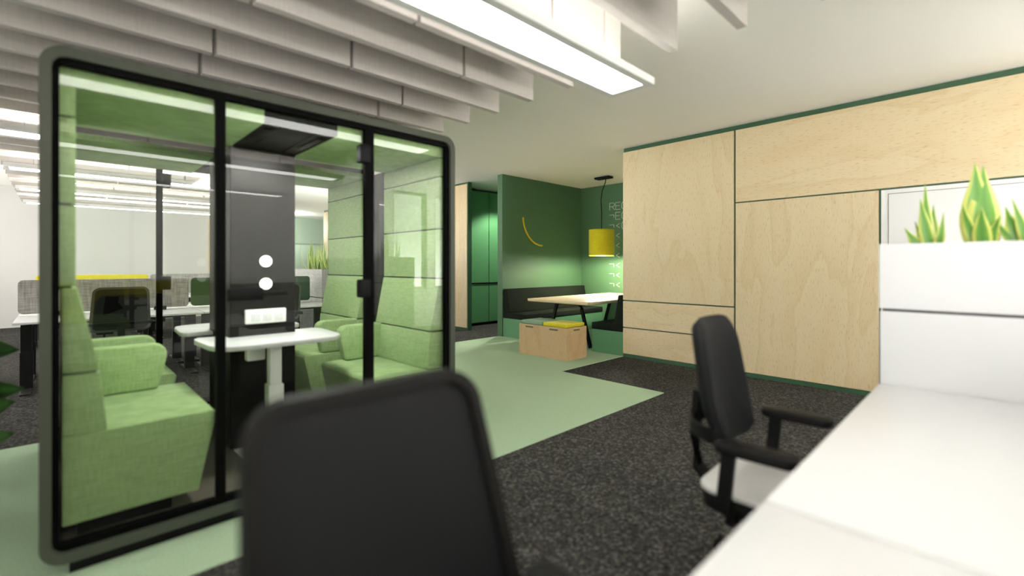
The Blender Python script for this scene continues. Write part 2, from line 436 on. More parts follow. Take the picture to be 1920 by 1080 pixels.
lettering('wall_lettering', 8.158, 5.517, 2.44, ['REC', 'nEC', 'n<C'] + ['n<']*6, 1., 'pale lettering column on the green wall behind the yellow pendant lamp', M['letter'])
lettering('wall_lettering', 6.398, 11.98, 1.72, ['nEC'], 1., 'small pale lettering on grey green wall seen through the pod side gap', M['letter'])

# yellow quarter-circle on the partition
ab = B(); cx, cz, R0 = 6.885, 2.235, .54
arc = [(cx-R0*math.cos(t), 6.238, cz-R0*math.sin(t)) for t in [math.radians(2+88*i/24) for i in range(25)]]
tube(ab, arc, .016, 10)
for i in (3, 21): tube(ab, [arc[i], (arc[i][0], 6.252, arc[i][2])], .008, 8)
tag(obj('wall_arc', ab, M['yellow_paint']), 'thin yellow quarter-circle arc mounted on the dark green partition', 'wall ornament')

# ------------------------------------------------------------------ plywood storage wall
def storage_wall(label, X, y_hi, y_lo, mir=False):
    t = thing('storage_wall', label, 'panelled wall', (X+.2, (y_hi+y_lo)/2, 0))
    obj('carcass', bx(B(), X+.022, X+.40 if not mir else X+.3, y_lo, y_hi-.008, 0, CEIL-.002), M['dark_green'], t)
    obj('top_rail', bx(B(), X+.012, X+.03, y_lo, y_hi-.008, 2.915, CEIL-.002), M['dark_green'], t)
    obj('plinth', bx(B(), X+.006, X+.03, y_lo, y_hi, 0, .045), M['dark_green'], t)
    def pan(n, a, c, z0, z1, m, lab=None):
        if mir: a, c = y_lo + (y_hi - c), y_lo + (y_hi - a)
        return obj(n, bx(B(), X, X+.024, a, c, z0, z1, .002, 1), m, t, lab)
    return t, pan
sw, pan = storage_wall('long plywood panelled storage wall with dark green joints and white board', 5.796, 3.698, -1.2)
pan('panel', 2.172, 3.698, .812, 2.912, M['ply_z'][0], 'tall plywood panel above the two drawer fronts')
pan('drawer_front', 2.172, 3.698, .428, .795, M['ply_y'][0]); pan('drawer_front', 2.172, 3.698, .05, .412, M['ply_y'][0])
pan('panel', -1.2, 2.150, 2.055, 2.912, M['ply_y'][1], 'long horizontal plywood panel under the ceiling')
pan('panel', .795, 2.150, .05, 2.040, M['ply_z'][1], 'tall plywood panel beside the white board')
wbp = pan('white_board', -1.2, .776, .05, 2.038, M['board'], 'white enamel board with thin dark inset line')
lb = B(); bx(lb, 5.792, 5.797, -1.2, .722, 1.993, 1.998); bx(lb, 5.792, 5.797, .717, .722, .12, 1.998)
obj('inset_line', lb, M['steel'], wbp)
sw2, pan2 = storage_wall('distant plywood storage wall seen past the snake plants behind the pod', 5.796, 14.2, 11.95)
pan2('panel', 13.93, 14.2, .05, 2.912, M['ply_z'][2]); pan2('panel', 11.95, 13.91, 1.56, 2.912, M['ply_z'][2]); pan2('white_board', 11.95, 13.91, .05, 1.54, M['board'])

# plywood screen wall at the corridor, green end cap
t = thing('plywood_screen_wall', 'narrow plywood wall end with green edge at the corridor mouth', 'panelled wall', (5.9, 8.0, 0))
obj('core', bx(B(), 5.868, 5.962, 7.305, 9.6, 0, CEIL-.002), M['dark_green'], t)
obj('panel', bx(B(), 5.853, 5.870, 7.325, 9.6, .055, 2.93, .002, 1), M['ply_z'][1], t)
# tall green corridor cabinets
for k in range(3):
    a = 5.985 + k*.86
    lab = ['tall green cabinet nearest the corridor mouth', 'second tall green cabinet along the corridor', 'third tall green cabinet deep in the corridor'][k]
    t = thing('tall_cabinet', lab, 'cabinet', (a+.42, 8.1, 0), 0, 'green corridor cabinets')
    obj('body', bx(B(), a, a+.85, 7.80, 8.41, .06, 2.915), M['cab_green'], t)
    obj('door', bx(B(), a+.003, a+.847, 7.78, 7.80, .93, 2.915, .002, 1), M['cab_green'], t)
    obj('lower_door', bx(B(), a+.003, a+.847, 7.78, 7.80, .07, .90, .002, 1), M['cab_green'], t)
    obj('handle_rail', bx(B(), a, a+.85, 7.765, 7.80, .902, .928), M['black'], t)
    obj('plinth', bx(B(), a, a+.85, 7.84, 8.41, 0, .06), M['black'], t)
# pale cabinets at the far end
for k in range(3):
    a = 4.2 + k*1.15
    t = thing('wall_cabinet', ['pale green cabinet left of the column', 'pale green cabinet above the far snake plants', 'pale green cabinet by the far plywood wall'][k], 'cabinet', (a+.55, 16.7, 0), 0, 'pale cabinets on the far wall')
    obj('body', bx(B(), a, a+1.13, 16.42, 16.99, 0, 2.02), M['pale_green'], t)
    obj('door', bx(B(), a+.01, a+.56, 16.40, 16.42, .06, 2.0, .002, 1), M['pale_green'], t)
    obj('door', bx(B(), a+.57, a+1.12, 16.40, 16.42, .06, 2.0, .002, 1), M['pale_green'], t)
    obj('top_board', bx(B(), a, a+1.13, 16.39, 16.99, 2.02, 2.06), M['grey_green'], t)

# ------------------------------------------------------------------ ceiling baffles and linear lights
BL = 'grey felt acoustic baffle slab hung in parallel rows under the ceiling'
proto = None; JA = [-.52, .663, 1.925, 2.6]; JB = [-.52, .07, 1.33, 2.6]
rows = [.902+.3835*k for k in range(-6, 33)]
for k, y in enumerate(rows):
    J = JA if k % 2 == 0 else JB
    if abs(y-3.587) < .05: J = JA
    for a, c in zip(J, J[1:]):
        o = tag(obj('ceiling_baffle', bx(B(), a+.011, c-.011, y, y+.05, 2.552, CEIL-.001), M['baffle']), BL, 'acoustic baffle', 'felt ceiling baffles')
lp = None
LY = [(-2.49, 'slim white linear lamp on the ceiling over the rear planter'), (-.45, 'slim white linear lamp directly over the white front desks'),
      (1.594, 'large lit linear lamp hanging in front of the glass pod, end cap in view'), (5.675, 'lit linear lamp over the aisle between the pod and the office desks'), (7.715, 'lit linear lamp over the grey and green desk screens'),
      (9.755, 'lit linear lamp over the aisle behind the green screen desks'), (11.795, 'farthest lit linear lamp, next to the white end wall')]
def make_lamp():
    t = thing('linear_lamp', LY[2][1], 'ceiling lamp')
    w = .1585
    f = B(); ring(f, rrect(-.43, 2.6, -w, w, .006, 2), rrect(-.39, 2.548, -.108, .108, .004, 2), 'z', 0, .012)
    bx(f, -.43, 2.6, -w, -w+.012, .011, .045); bx(f, -.43, 2.6, w-.012, w, .011, .045)
    bx(f, -.43, -.418, -w, w, .011, .045); bx(f, 2.588, 2.6, -w, w, .011, .045); bx(f, -.42, 2.59, -w+.01, w-.01, .038, .044)
    obj('housing', f, M['alu'], t)
    obj('diffuser', bx(B(), -.392, 2.55, -.109, .109, .004, .010), M['lamp'], t)
    obj('added_uplight', bx(B(), -.38, 2.53, -.10, .10, .0445, .0475), M['fill_uplamp'], t)  # glowing strip added on the lamp top to brighten ceiling and baffles
    for x in (-.2, 1.1, 2.3):
        obj('cable', tube(B(), [(x, 0, .04), (x, 0, CEIL-2.396-.001)], .0015, 6), M['foot_grey'], t)
    return t
lp = make_lamp(); lp.location = (0, 1.594, 2.396)
for y, lab in LY:
    if y == 1.594: lp['group'] = 'linear ceiling lamps'
    else: dup(lp, (0, y, 2.396), 0, lab, 'linear ceiling lamps')

# ------------------------------------------------------------------ glass meeting pod
PX0, PX1, PY0, PY1, PZ0, PZ1 = -.055, 2.02, 2.66, 4.71, .07, 2.203
pod = thing('meeting_pod', 'glass fronted meeting pod with green seats and rounded grey green shell', 'office pod', ((PX0+PX1)/2, 3.685, .007))
MID = (PY0+PY1)/2
def my(y, s):            # mirror a front-module depth into the rear module
    return y if s == 0 else 2*MID - y
sh_o = rrect(PX0, PX1, PZ0, PZ1, .085, 8)
sh_i = rrect(PX0+.037, PX1-.037, PZ0+.045, PZ1-.042, .05, 8)
obj('plinth', bx(B(), PX0+.09, PX1-.09, PY0+.05, PY1-.05, .007, PZ0+.01), M['black'], pod)
for s in (0, 1):
    a, c = sorted((my(PY0, s), my(3.525, s)))
    sh = obj('shell', ring(B(), sh_o, sh_i, 'y', a, c), M['shell'], pod)
    # black glazing frame
    fa, fc = sorted((my(PY0+.022, s), my(PY0+.062, s)))
    fi = rrect(PX0+.060, PX1-.060, PZ0+.075, PZ1-.068, .006, 8)
    fr = B(); ring(fr, rrect(PX0+.035, PX1-.035, PZ0+.043, PZ1-.040, .05, 8), fi, 'y', fa, fc)
    obj('glazing_frame', fr, M['black_frame'], pod)
    ml = [(.564, .606), (1.352, 1.411)]
    for u, v in ml:
        obj('mullion', bx(B(), u, v, fa+.002, fc-.002, PZ0+.07, PZ1-.065, .003, 1), M['black_frame'], pod)
    ga, gc = sorted((my(PY0+.05, s), my(PY0+.058, s)))
    zb, zt = PZ0+.07, PZ1-.065
    obj('glass_pane', bx(B(), PX0+.058, .566, ga, gc, zb, zt), M['glass'], pod)
    door = obj('glass_door', bx(B(), .604, 1.354, ga, gc, zb, zt), M['glass'], pod)
    obj('glass_pane', bx(B(), 1.409, PX1-.058, ga, gc, zb, zt), M['glass'], pod)
    hx = (1.315, 1.385) if s == 0 else (.585, .66)
    ya, yc = sorted((my(PY0+.012, s), my(PY0+.07, s)))
    for z in (1.985, 1.16):
        obj('hinge', bx(B(), hx[0], hx[1], ya, yc, z-.055, z+.055, .008, 2), M['black'], door)
    hb = B(); hs = (.615, .78, .90) if s == 0 else (1.345, 1.18, 1.06)
    bx(hb, min(hs[0], hs[1]), max(hs[0], hs[1]), ya, yc, 1.115, 1.185, .012, 2)
    bx(hb, min(hs[1], hs[2])-.01, max(hs[1], hs[2]), ya, yc, 1.135, 1.162, .01, 2)
    obj('door_handle', hb, M['black'], door)
    # upholstered lining: side walls in stacked panels, ceiling
    la, lc = sorted((my(PY0+.075, s), my(3.52, s)))
    XL, XR = .056, 1.938
    zs = [(1.937, 2.062), (1.565, 1.928), (1.213, 1.557)]
    for side in (0, 1):
        ln = bpy.data.objects.new('wall_lining', None); COL.objects.link(ln); ln.parent = pod; 
        wall = B()
        if side == 0: bx(wall, PX0+.038, XL-.014, la+.014, lc-.014, 1.20, 2.14)
        else: bx(wall, XR+.014, PX1-.038, la+.014, lc-.014, 1.20, 2.14)
        obj('backing', wall, M['groove'], ln)
        for z0, z1 in zs:
            q = B(); bx(q, *((PX0+.036, XL) if side == 0 else (XR, PX1-.036)), la, lc, z0, z1, .005, 2)
            obj('pad', q, M['pod_felt'], ln)
    cl = B(); bx(cl, PX0+.036, .80, la, lc, 2.066, 2.158, .005, 2); bx(cl, 1.20, PX1-.036, la, lc, 2.066, 2.158, .005, 2)
    obj('ceiling_lining', cl, M['pod_felt'], pod)
    vb = B(); bx(vb, .80, 1.20, la, lc, 2.075, 2.158); 
    for x in (.90, 1.10): bx(vb, x-.006, x+.006, la+.03, lc-.03, 2.069, 2.076)
    for x in (.85, 1.15): bx(vb, x-.022, x+.022, la+.12, lc-.3, 2.066, 2.077, .008, 2)
    obj('ceiling_vent_panel', vb, M['black'], pod)
    obj('floor_mat', bx(B(), PX0+.04, PX1-.04, min(la, my(3.68, s)), max(lc, my(3.68, s)), .105, .125), M['pod_floor'], pod)
    # benches
    for side in (0, 1):
        def sx(x): return x if side == 0 else 2*.997 - x
        bn = bpy.data.objects.new('bench', None); COL.objects.link(bn); bn.parent = pod
        ya, yc = sorted((my(PY0+.075, s), my(3.52, s)))
        prism_pts = [(sx(.012), .195), (sx(.50), .195), (sx(.578), .555), (sx(.565), .575), (sx(.012), .575)]
        q = B(); prism(q, prism_pts, 'y', ya, yc, .006, 2); obj('seat', q, M['pod_felt'], bn)
        q = B(); bx(q, *sorted((sx(.06), sx(.40))), ya+.05, yc-.05, .12, .20); obj('seat_plinth', q, M['black'], bn)
        q = B(); prism(q, [(sx(.012), .842), (sx(.1325), .842), (sx(.062), 1.204), (sx(.012), 1.204)], 'y', ya, yc, .006, 2); obj('back_cushion', q, M['pod_felt'], bn)
        q = B(); prism(q, [(sx(.012), .577), (sx(.158), .577), (sx(.1345), .832), (sx(.012), .832)], 'y', ya, yc, .006, 2); obj('back_cushion', q, M['pod_felt'], bn)
        aa, ac = sorted((my(3.425, s), my(3.515, s)))
        q = B(); prism(q, [(sx(.12), .578), (sx(.425), .578), (sx(.455), .70), (sx(.47), .77), (sx(.462), .812), (sx(.435), .835), (sx(.40), .842), (sx(.12), .842)], 'y', aa, ac, .014, 3)
        obj('armrest', q, M['pod_felt'], bn)
# joint between the two modules
jb = B()
for ya, yc in ((3.523, 3.535), (3.835, 3.847)):
    ring(jb, rrect(PX0+.004, PX1-.004, PZ0+.01, PZ1-.01, .07, 8), rrect(PX0+.02, PX1-.02, .10, 2.15, .05, 8), 'y', ya, yc)
bx(jb, PX0+.10, PX1-.10, 3.535, 3.835, 2.10, 2.15); bx(jb, PX0+.10, PX1-.10, 3.535, 3.835, .085, .105)
obj('module_joint', jb, M['black'], pod)
for x in (PX0+.006, PX1-.014):
    obj('side_glass', bx(B(), x, x+.008, 3.535, 3.835, .12, 2.10), M['glass'], pod)
# technical column with controls
tc_ = obj('column', bx(B(), .79, 1.19, 3.40, 3.965, .12, 2.07, .004, 1), M['gloss_black'], pod)
for s in (0, 1):
    yf = 3.40 if s == 0 else 3.965; d = -1 if s == 0 else 1
    for z in (1.329, 1.179):
        q = B(); lathe(q, [(.034, 0), (.038, .004), (.038, .012), (.034, .016)], n=28, M4=Matrix.Translation((.999, yf, z)) @ Matrix.Rotation(-d*PI/2, 4, 'X'))
        obj('control_disc', q, M['disc'], tc_, 'round backlit white disc')
    q = B(); bx(q, .87, 1.122, *sorted((yf, yf+d*.03)), .918, 1.012, .008, 2)
    pb = obj('socket_strip', q, M['white_metal'], tc_, 'white socket strip')
    if s == 0:
        for i, x in enumerate((.905, .975, 1.045)):
            q = B(); bx(q, x, x+.055, yf-.033, yf-.028, .935, .985, .002, 1); 
            lathe(q, [(.014, 0), (.014, .004)], n=16, M4=Matrix.Translation((x+.0275, yf-.033, .958)) @ Matrix.Rotation(PI/2, 4, 'X'))
            obj('socket', q, M['white'], tc_)
# pod tables
for s in (0, 1):
    lab = 'white rounded table inside the pod, on the glass door side' if s == 0 else 'white rounded table inside the pod, behind the black column'
    t = thing('pod_table', lab, 'table', (1.0, my(3.2, s), .125), 0, 'pod tables')
    def pt(x, y): return (x, my(y, s))
    q = B()
    outl = [(.615, 3.50), (.605, 3.44), (.62, 3.14), (.64, 3.06), (.69, 3.01), (.78, 2.99), (1.22, 2.99), (1.31, 3.01), (1.36, 3.06), (1.385, 3.14), (1.395, 3.44), (1.385, 3.50), (1.36, 3.53), (1.193, 3.53), (1.193, 3.395), (.787, 3.395), (.787, 3.53), (.64, 3.53)]
    prism(q, [pt(*p) for p in outl], 'z', .812, .84, .004, 2); obj('table_top', q, M['white'], t)
    q = B(); bx(q, .955, 1.025, *sorted((my(3.16, s), my(3.23, s))), .40, .815, .006, 2); bx(q, .945, 1.035, *sorted((my(3.15, s), my(3.24, s))), .13, .55, .006, 2)
    obj('leg', q, M['white_metal'], t)
    q = B(); bx(q, .80, 1.18, *sorted((my(2.98, s), my(3.36, s))), .125, .135, .004, 1); obj('base_plate', q, M['white_metal'], t)
    q = B(); bx(q, .85, .955, *sorted((my(3.25, s), my(3.31, s))), .70, .812, .006, 2); obj('control_box', q, M['white_metal'], t)

# ------------------------------------------------------------------ desks, screens
def make_desk(w, d, label, group):
    t = thing('desk', label, 'desk', (0, 0, 0), 0, group)
    obj('desk_top', bx(B(), -w/2+.002, w/2-.002, -d/2, d/2, .716, .74, .004, 2), M['white'], t)
    q = B(); bx(q, -w/2+.12, w/2-.12, -.03, .03, .665, .714); bx(q, -w/2+.10, -w/2+.14, -d/2+.08, d/2-.06, .69, .715); bx(q, w/2-.14, w/2-.10, -d/2+.08, d/2-.06, .69, .715)
    obj('frame', q, M['metal_black'], t)
    for x in (-w/2+.085, w/2-.085):
        q = B(); bx(q, x-.05, x+.05, -.04, .04, .02, .40, .004, 1); bx(q, x-.042, x+.042, -.033, .033, .38, .68); lg = obj('leg', q, M['metal_black'], t)
        q = B(); bx(q, x-.04, x+.04, -d/2+.06, d/2-.06, .001, .022, .004, 1); obj('foot', q, M['foot_grey'], lg)
    q = B(); bx(q, -w/2+.3, w/2-.3, d/2-.18, d/2-.07, .60, .61); bx(q, -w/2+.3, w/2-.3, d/2-.18, d/2-.175, .60, .70); bx(q, -w/2+.3, w/2-.3, d/2-.075, d/2-.07, .60, .70)
    obj('cable_tray', q, M['metal_black'], t)
    return t
# front desks by the camera: faced from +Y
d0 = make_desk(1.6, .8, 'white desk running up to the white planter cabinet', 'white front desks'); d0.location = (2.01, -.017, 0); d0.rotation_euler = (0, 0, PI)
dup(d0, (.408, -.017, 0), PI, 'white front desk the close-up black chair back is turned to', 'white front desks')
dn = make_desk(1.59, .78, 'office desk under the grey screen behind the pod', 'office desks behind the pod'); dn.location = (.475, 7.04, 0)
for x, y, r, lab in ((2.07, 7.04, 0, 'office desk under the green screen behind the pod'), (.475, 7.90, PI, 'office desk on the far side of the grey screen'), (2.07, 7.90, PI, 'office desk on the far side of the green screen'),
                     (.43, 10.58, 0, 'office desk in front of the yellow screen'), (2.03, 10.58, 0, 'office desk in front of the distant grey screen'), (.43, 11.44, PI, 'office desk behind the yellow screen, next to the end wall'), (2.03, 11.44, PI, 'office desk behind the distant grey screen')):
    dup(dn, (x, y, 0), r, lab)
def screen(x0, x1, y, mat, label, z0=.768, z1=1.14):
    t = thing('desk_screen', label, 'desk screen', ((x0+x1)/2, y, .74))
    obj('fabric_panel', prism(B(), rrect(x0, x1, z0, z1, .045, 6), 'y', y-.016, y+.016, .004, 2), mat, t)
    for x in (x0+.3, x1-.3): obj('clamp', bx(B(), x-.06, x+.06, y-.05, y+.05, .7405, z0+.02, .003, 1), M['black'], t)
screen(-.312, 1.235, 7.39, M['screen_grey'], 'grey fabric desk screen behind the black mesh chair')
screen(1.262, 2.80, 7.39, M['screen_green'], 'dark green fabric desk screen seen either side of the black column')
screen(-.262, 1.215, 11.0, M['yellow'], 'mustard yellow fabric desk screen peeking over the grey one')
screen(1.245, 2.80, 11.0, M['screen_grey'], 'distant grey fabric desk screen next to the yellow one')
screen(-.36, 1.19, -.43, M['yellow'], 'yellow fabric desk screen along a white front desk, mirrored in the pod glass', z1=1.15)
screen(1.24, 2.79, -.43, M['screen_grey'], 'grey fabric desk screen on the front desk next to the white planter', z1=1.10)

# ------------------------------------------------------------------ planters and plants
def planter(label, x0, x1, y0, y1, zt, mat, zs):
    t = thing('planter_cabinet', label, 'planter', ((x0+x1)/2, (y0+y1)/2, 0))
    obj('plinth', bx(B(), x0+.02, x1-.02, y0+.02, y1-.02, 0, .04), M['black'], t)
    obj('cabinet', bx(B(), x0+.003, x1-.003, y0+.003, y1-.003, .04, zs, .003, 1), mat, t)
    obj('joint', bx(B(), x0+.012, x1-.012, y0+.012, y1-.012, zs-.001, zs+.012), M['black'], t)
    q = B()
    for a in ((x0, x0+.02, y0, y1), (x1-.02, x1, y0, y1), (x0+.02, x1-.02, y0, y0+.02), (x0+.02, x1-.02, y1-.02, y1)): bx(q, *a, zs+.011, zt, .003, 1)
    obj('trough', q, mat, t)
    obj('soil', bx(B(), x0+.02, x1-.02, y0+.02, y1-.02, zs+.012, zt-.05), M['soil'], t)
    return t
planter('tall white planter cabinet closing off the front desk', 2.813, 3.20, -2.5, .385, 1.402, M['white'], 1.085)
planter('grey melange planter cabinet beside the green screen desk behind the pod', 2.88, 3.28, 7.12, 9.0, 1.243, M['planter_felt'], .80)

def leaf(bm, base, tip, w, curl=.1, side=None, fold=.25, n=9, broad=False):
    """Lance-shaped leaf from base to tip: folded along the middle and bowed; UV.x runs across it."""
    b, tp = Vector(base), Vector(tip); ax = tp-b; Ln = ax.length
    up = Vector((0, 0, 1)); sd = Vector(side).normalized() if side else ax.cross(up)
    if sd.length < 1e-4: sd = Vector((1, 0, 0))
    sd = (sd - ax.normalized()*sd.dot(ax.normalized())).normalized(); nm = ax.normalized().cross(sd)
    uvl = bm.loops.layers.uv.verify(); rowsv = []
    for i in range(n+1):
        f = i/n
        wd = w*(.55+.45*math.sin(PI*min(1, f*1.15+.05)))*(1-f**3.2)+.0008
        if broad: wd = w*math.sin(PI*min(1, .06+.94*f**.85))**.8 + .0008
        c = b + ax*f + nm*curl*Ln*math.sin(PI*f*.9)
        r = []
        for j in range(5):
            s = -1+j*.5; r.append(bm.verts.new(c + sd*s*wd*.5 + nm*(abs(s))*wd*fold*.5))
        rowsv.append(r)
    for i in range(n):
        for j in range(4):
            f = bm.faces.new((rowsv[i][j], rowsv[i][j+1], rowsv[i+1][j+1], rowsv[i+1][j]))
            for lp_, (u, v) in zip(f.loops, ((j/4, i/n), ((j+1)/4, i/n), ((j+1)/4, (i+1)/n), (j/4, (i+1)/n))): lp_[uvl].uv = (u, v)
    return bm
def solid(o, th):
    md = o.modifiers.new('thickness', 'SOLIDIFY'); md.thickness = th; md.offset = 0
    return o
def snake_plant(label, base, leaves, group):
    t = thing('snake_plant', label, 'plant', base, 0, group)
    for tip, w, side, curl in leaves:
        b = (base[0]+(tip[0]-base[0])*.18, base[1]+(tip[1]-base[1])*.18, base[2]-.005)
        solid(obj('leaf', leaf(B(), b, tip, w, curl, side), M['snake'], t), .004)
    return t
zb_ = 1.352
FY = (0.3, -1, 0)      # broad face towards -X, width along Y
snake_plant('large yellow-edged snake plant with two broad upright leaves in the white planter', (3.0, .03, zb_), [
    ((2.98, .062, 1.765), .135, FY, .02), ((3.02, .04, 1.755), .13, (.4, -1, 0), -.04), ((2.9, .04, 1.56), .07, FY, .05), ((2.95, -.02, 1.52), .05, FY, .1),
    ((3.05, .10, 1.5), .05, FY, .1), ((2.92, .10, 1.575), .05, FY, .12)], 'snake plants in the white planter')
snake_plant('snake plant with narrow leaning leaves at the end of the white planter', (3.02, .20, zb_), [
    ((3.02, .232, 1.70), .055, (.5, -1, 0), .06), ((3.0, .25, 1.625), .06, FY, .06), ((3.0, .31, 1.487), .055, FY, .10), ((3.05, .275, 1.52), .035, FY, .1), ((3.0, .17, 1.55), .035, FY, -.1), ((3.1, .21, 1.60), .05, FY, .02)], 'snake plants in the white planter')
snake_plant('snake plant with sideways leaves, cut by the frame edge, in the white planter', (3.02, -.12, zb_), [
    ((3.0, -.05, 1.595), .045, FY, -.06), ((2.98, -.035, 1.56), .07, FY, .12), ((3.02, -.16, 1.60), .07, FY, .04), ((3.05, -.2, 1.68), .08, FY, .02), ((2.97, .0, 1.51), .04, FY, .15), ((3.0, -.1, 1.54), .05, FY, .1)], 'snake plants in the white planter')
rnd = random.Random(3)
for k, (y, lab) in enumerate(((8.08, 'snake plant next to the black column in the grey planter'), (7.78, 'second snake plant along the grey planter'), (7.46, 'snake plant half hidden by the green seat lining'), (7.24, 'snake plant on the grey planter corner behind the green lining'))):
    base = (3.08, y, 1.19)
    lv = []
    for i in range(11):
        a = rnd.uniform(0, 2*PI); h = rnd.uniform(.22, .56); r = rnd.uniform(.03, .26)*(1.2 - h)
        lv.append(((base[0]+r*math.cos(a), base[1]+r*math.sin(a)*1.2, base[2]+h), rnd.uniform(.035, .055), (math.sin(a), -math.cos(a), .2), rnd.uniform(-.05, .14)))
    snake_plant(lab, base, lv, 'snake plants in the grey planter')

# leafy floor plant at the far left of the pod
t = thing('leafy_plant', 'dark glossy large-leaved potted plant standing left of the pod', 'plant', (-.62, 3.75, 0.007))
q = B(); lathe(q, [(.13, .007), (.15, .05), (.19, .38), (.195, .40), (.175, .40), (.165, .36)], (-.62, 3.75, 0), 28); obj('pot', q, M['pot'], t)
obj('soil', lathe(B(), [(.16, .34), (.16, .362)], (-.62, 3.75, 0), 24), M['soil'], t)
rnd = random.Random(5)
LT = [((-.135, 3.62, .865), .95), ((-.115, 3.58, .665), .72), ((-.155, 3.6, .60), .55), ((-.155, 3.6, .43), .42), ((-.2, 3.3, .75), .85)]
for i in range(9):
    a = rnd.uniform(1.0, 5.2); LT.append(((-.62+.5*math.cos(a), 3.75+.5*math.sin(a), rnd.uniform(.45, 1.1)), rnd.uniform(.5, 1.05)))
for tip, zj in LT:
    tip = Vector(tip); sdir = None; c = Vector((-.62, 3.75, .36)); dr = Vector((tip.x-c.x, tip.y-c.y, 0)); j = Vector((c.x, c.y, zj+.10)) + dr*.22
    q = B(); tube(q, [c+dr*.03, (c+j)/2+dr*.02, j], [.009, .007, .005], 7); st = obj('stem', q, M['glossy_leaf'], t)
    solid(obj('leaf', leaf(B(), j, tip, .30, .16, dr.cross(Vector((0, 0, 1))).normalized()*.6 + Vector((0, 0, .8)), .12, 14, True), M['glossy_leaf'], st), .003)

# ------------------------------------------------------------------ task chairs
def chair_base(t, r=.35):
    q = B(); lathe(q, [(.045, .075), (.05, .08), (.045, .125), (.03, .13)], n=20); bs = obj('base', q, M['black'], t)
    for k in range(5):
        a = 2*PI*k/5 + .7*PI; ca, sa = math.cos(a), math.sin(a)
        q = B(); tube(q, [(.03*ca, .03*sa, .10), (.17*ca, .17*sa, .095), (r*ca, r*sa, .075)], [.024, .02, .015], 8); obj('leg', q, M['black'], bs)
        q = B(); Rz = Matrix.Translation((r*ca, r*sa, .033)) @ Matrix.Rotation(a+PI/2+.5, 4, 'Z')
        for s in (-1, 1):
            lathe(q, [(.02, -.009), (.030, -.007), (.031, .0), (.030, .007), (.02, .009)], n=16, M4=Rz @ Matrix.Translation((0, s*.014, 0)) @ Matrix.Rotation(PI/2, 4, 'X'))
        tube(q, [(r*ca, r*sa, .035), (r*ca, r*sa, .08)], .008, 8); obj('caster', q, M['black'], bs)
    q = B(); lathe(q, [(.026, .12), (.026, .27), (.017, .272), (.017, .42)], n=18); obj('gas_column', q, M['metal_black'], t)
    q = B(); bx(q, -.09, .09, -.12, .16, .385, .432, .012, 2); obj('seat_mechanism', q, M['black'], t)

def make_task_chair(label, group):
    t = thing('task_chair', label, 'office chair', (0, 0, 0), 0, group)
    chair_base(t)
    q = B(); prism(q, rrect(-.245, .245, -.25, .22, .08, 6), 'z', .466, .492, .010, 3); obj('seat', q, M['seat_light'], t, 'pale grey seat cushion')
    q = B(); prism(q, rrect(-.24, .24, -.245, .215, .08, 6), 'z', .405, .465, .012, 2); obj('seat_pan', q, M['black'], t)
    q = B()
    pillow(q, .212, .245, .032, 16, 20, 7, bend=-.045, lean=lambda w: .035*w + .05*max(0, -w-.2)**1.5*-1, taper=lambda w: 1.0-.10*max(0, w)-.22*max(0, -w-.25)**1.4, c=(0, .235, .845))
    obj('backrest', q, M['seat_black'], t)
    q = B(); P0 = [(0, .12, .41), (0, .25, .405), (0, .305, .46), (0, .315, .60), (0, .30, .78)]
    bar(q, P0, .07, .022)
    arcp = [(.215*math.sin(a), .10+.215*math.cos(a), .665) for a in [math.radians(-75+150*i/14) for i in range(15)]]
    bar(q, arcp, .016, .05)
    obj('back_support', q, M['black'], t)
    for s in (-1, 1):
        q = B(); bar(q, [(s*.13, .06, .40), (s*.255, .09, .41), (s*.285, .10, .45), (s*.285, .08, .655)], .026, .045); ps = obj('arm_post', q, M['black'], t)
        q = B(); prism(q, rrect(s*.27-.048, s*.27+.048, -.13, .13, .035, 5), 'z', .650, .684, .009, 2); obj('arm_pad', q, M['black'], ps)
    return t
CH = None
c2 = make_task_chair('black task chair with pale grey seat and armrests pulled up to the white desk', CH)
c2.location = (1.955, .57, 0); c2.rotation_euler = (0, 0, math.radians(2))

def make_mesh_chair(label, group, back, pad=True, frame=None):
    t = thing('mesh_chair', label, 'office chair', (0, 0, 0), 0, group)
    chair_base(t)
    q = B(); prism(q, rrect(-.24, .24, -.24, .23, .07, 6), 'z', .43, .49, .016, 3); obj('seat', q, M['seat_black'], t)
    def shape(bm):
        for v in bm.verts:
            w = (1.065-v.co.z)/.465
            v.co.x *= 1 + .13*w; v.co.y += -.045 + .13*w - .10*max(0, w-.55)**2*0 + .5*v.co.x**2*-.0 - .35*(.05-v.co.x**2)
        return bm
    q = B(); ring(q, rrect(-.228, .228, .60, 1.078, .065, 8), rrect(-.206, .206, .622, 1.056, .048, 8), 'y', -.282, -.25); obj('back_frame', shape(q), frame or M['black'], t)
    q = B(); nn = 12
    o_ = rrect(-.208, .208, .62, 1.058, .05, 8)
    prism(q, o_, 'y', -.272, -.264)
    bmesh.ops.triangulate(q, faces=[f for f in q.faces if len(f.verts) > 4])
    obj('back_mesh', shape(q), back, t)
    if pad:
        q = B(); prism(q, rrect(-.15, .19, .66, .98, .05, 6), 'y', -.262, -.25); obj('lumbar_pad', shape(q), M['black'], t)
    q = B(); bar(q, [(0, -.1, .41), (0, -.24, .42), (0, -.27, .52), (0, -.24, .66)], .06, .022); bar(q, [(-.26, -.262, .69), (.26, -.262, .69)], .025, .03); obj('back_support', q, M['black'], t)
    for s in (-1, 1):
        q = B(); bar(q, [(s*.14, 0, .41), (s*.27, 0, .42), (s*.275, 0, .66)], .03, .05); ps = obj('arm_post', q, M['black'], t)
        q = B(); prism(q, rrect(s*.275-.04, s*.275+.04, -.17, .12, .03, 5), 'z', .655, .685, .008, 2); obj('arm_pad', q, M['black'], ps)
    return t
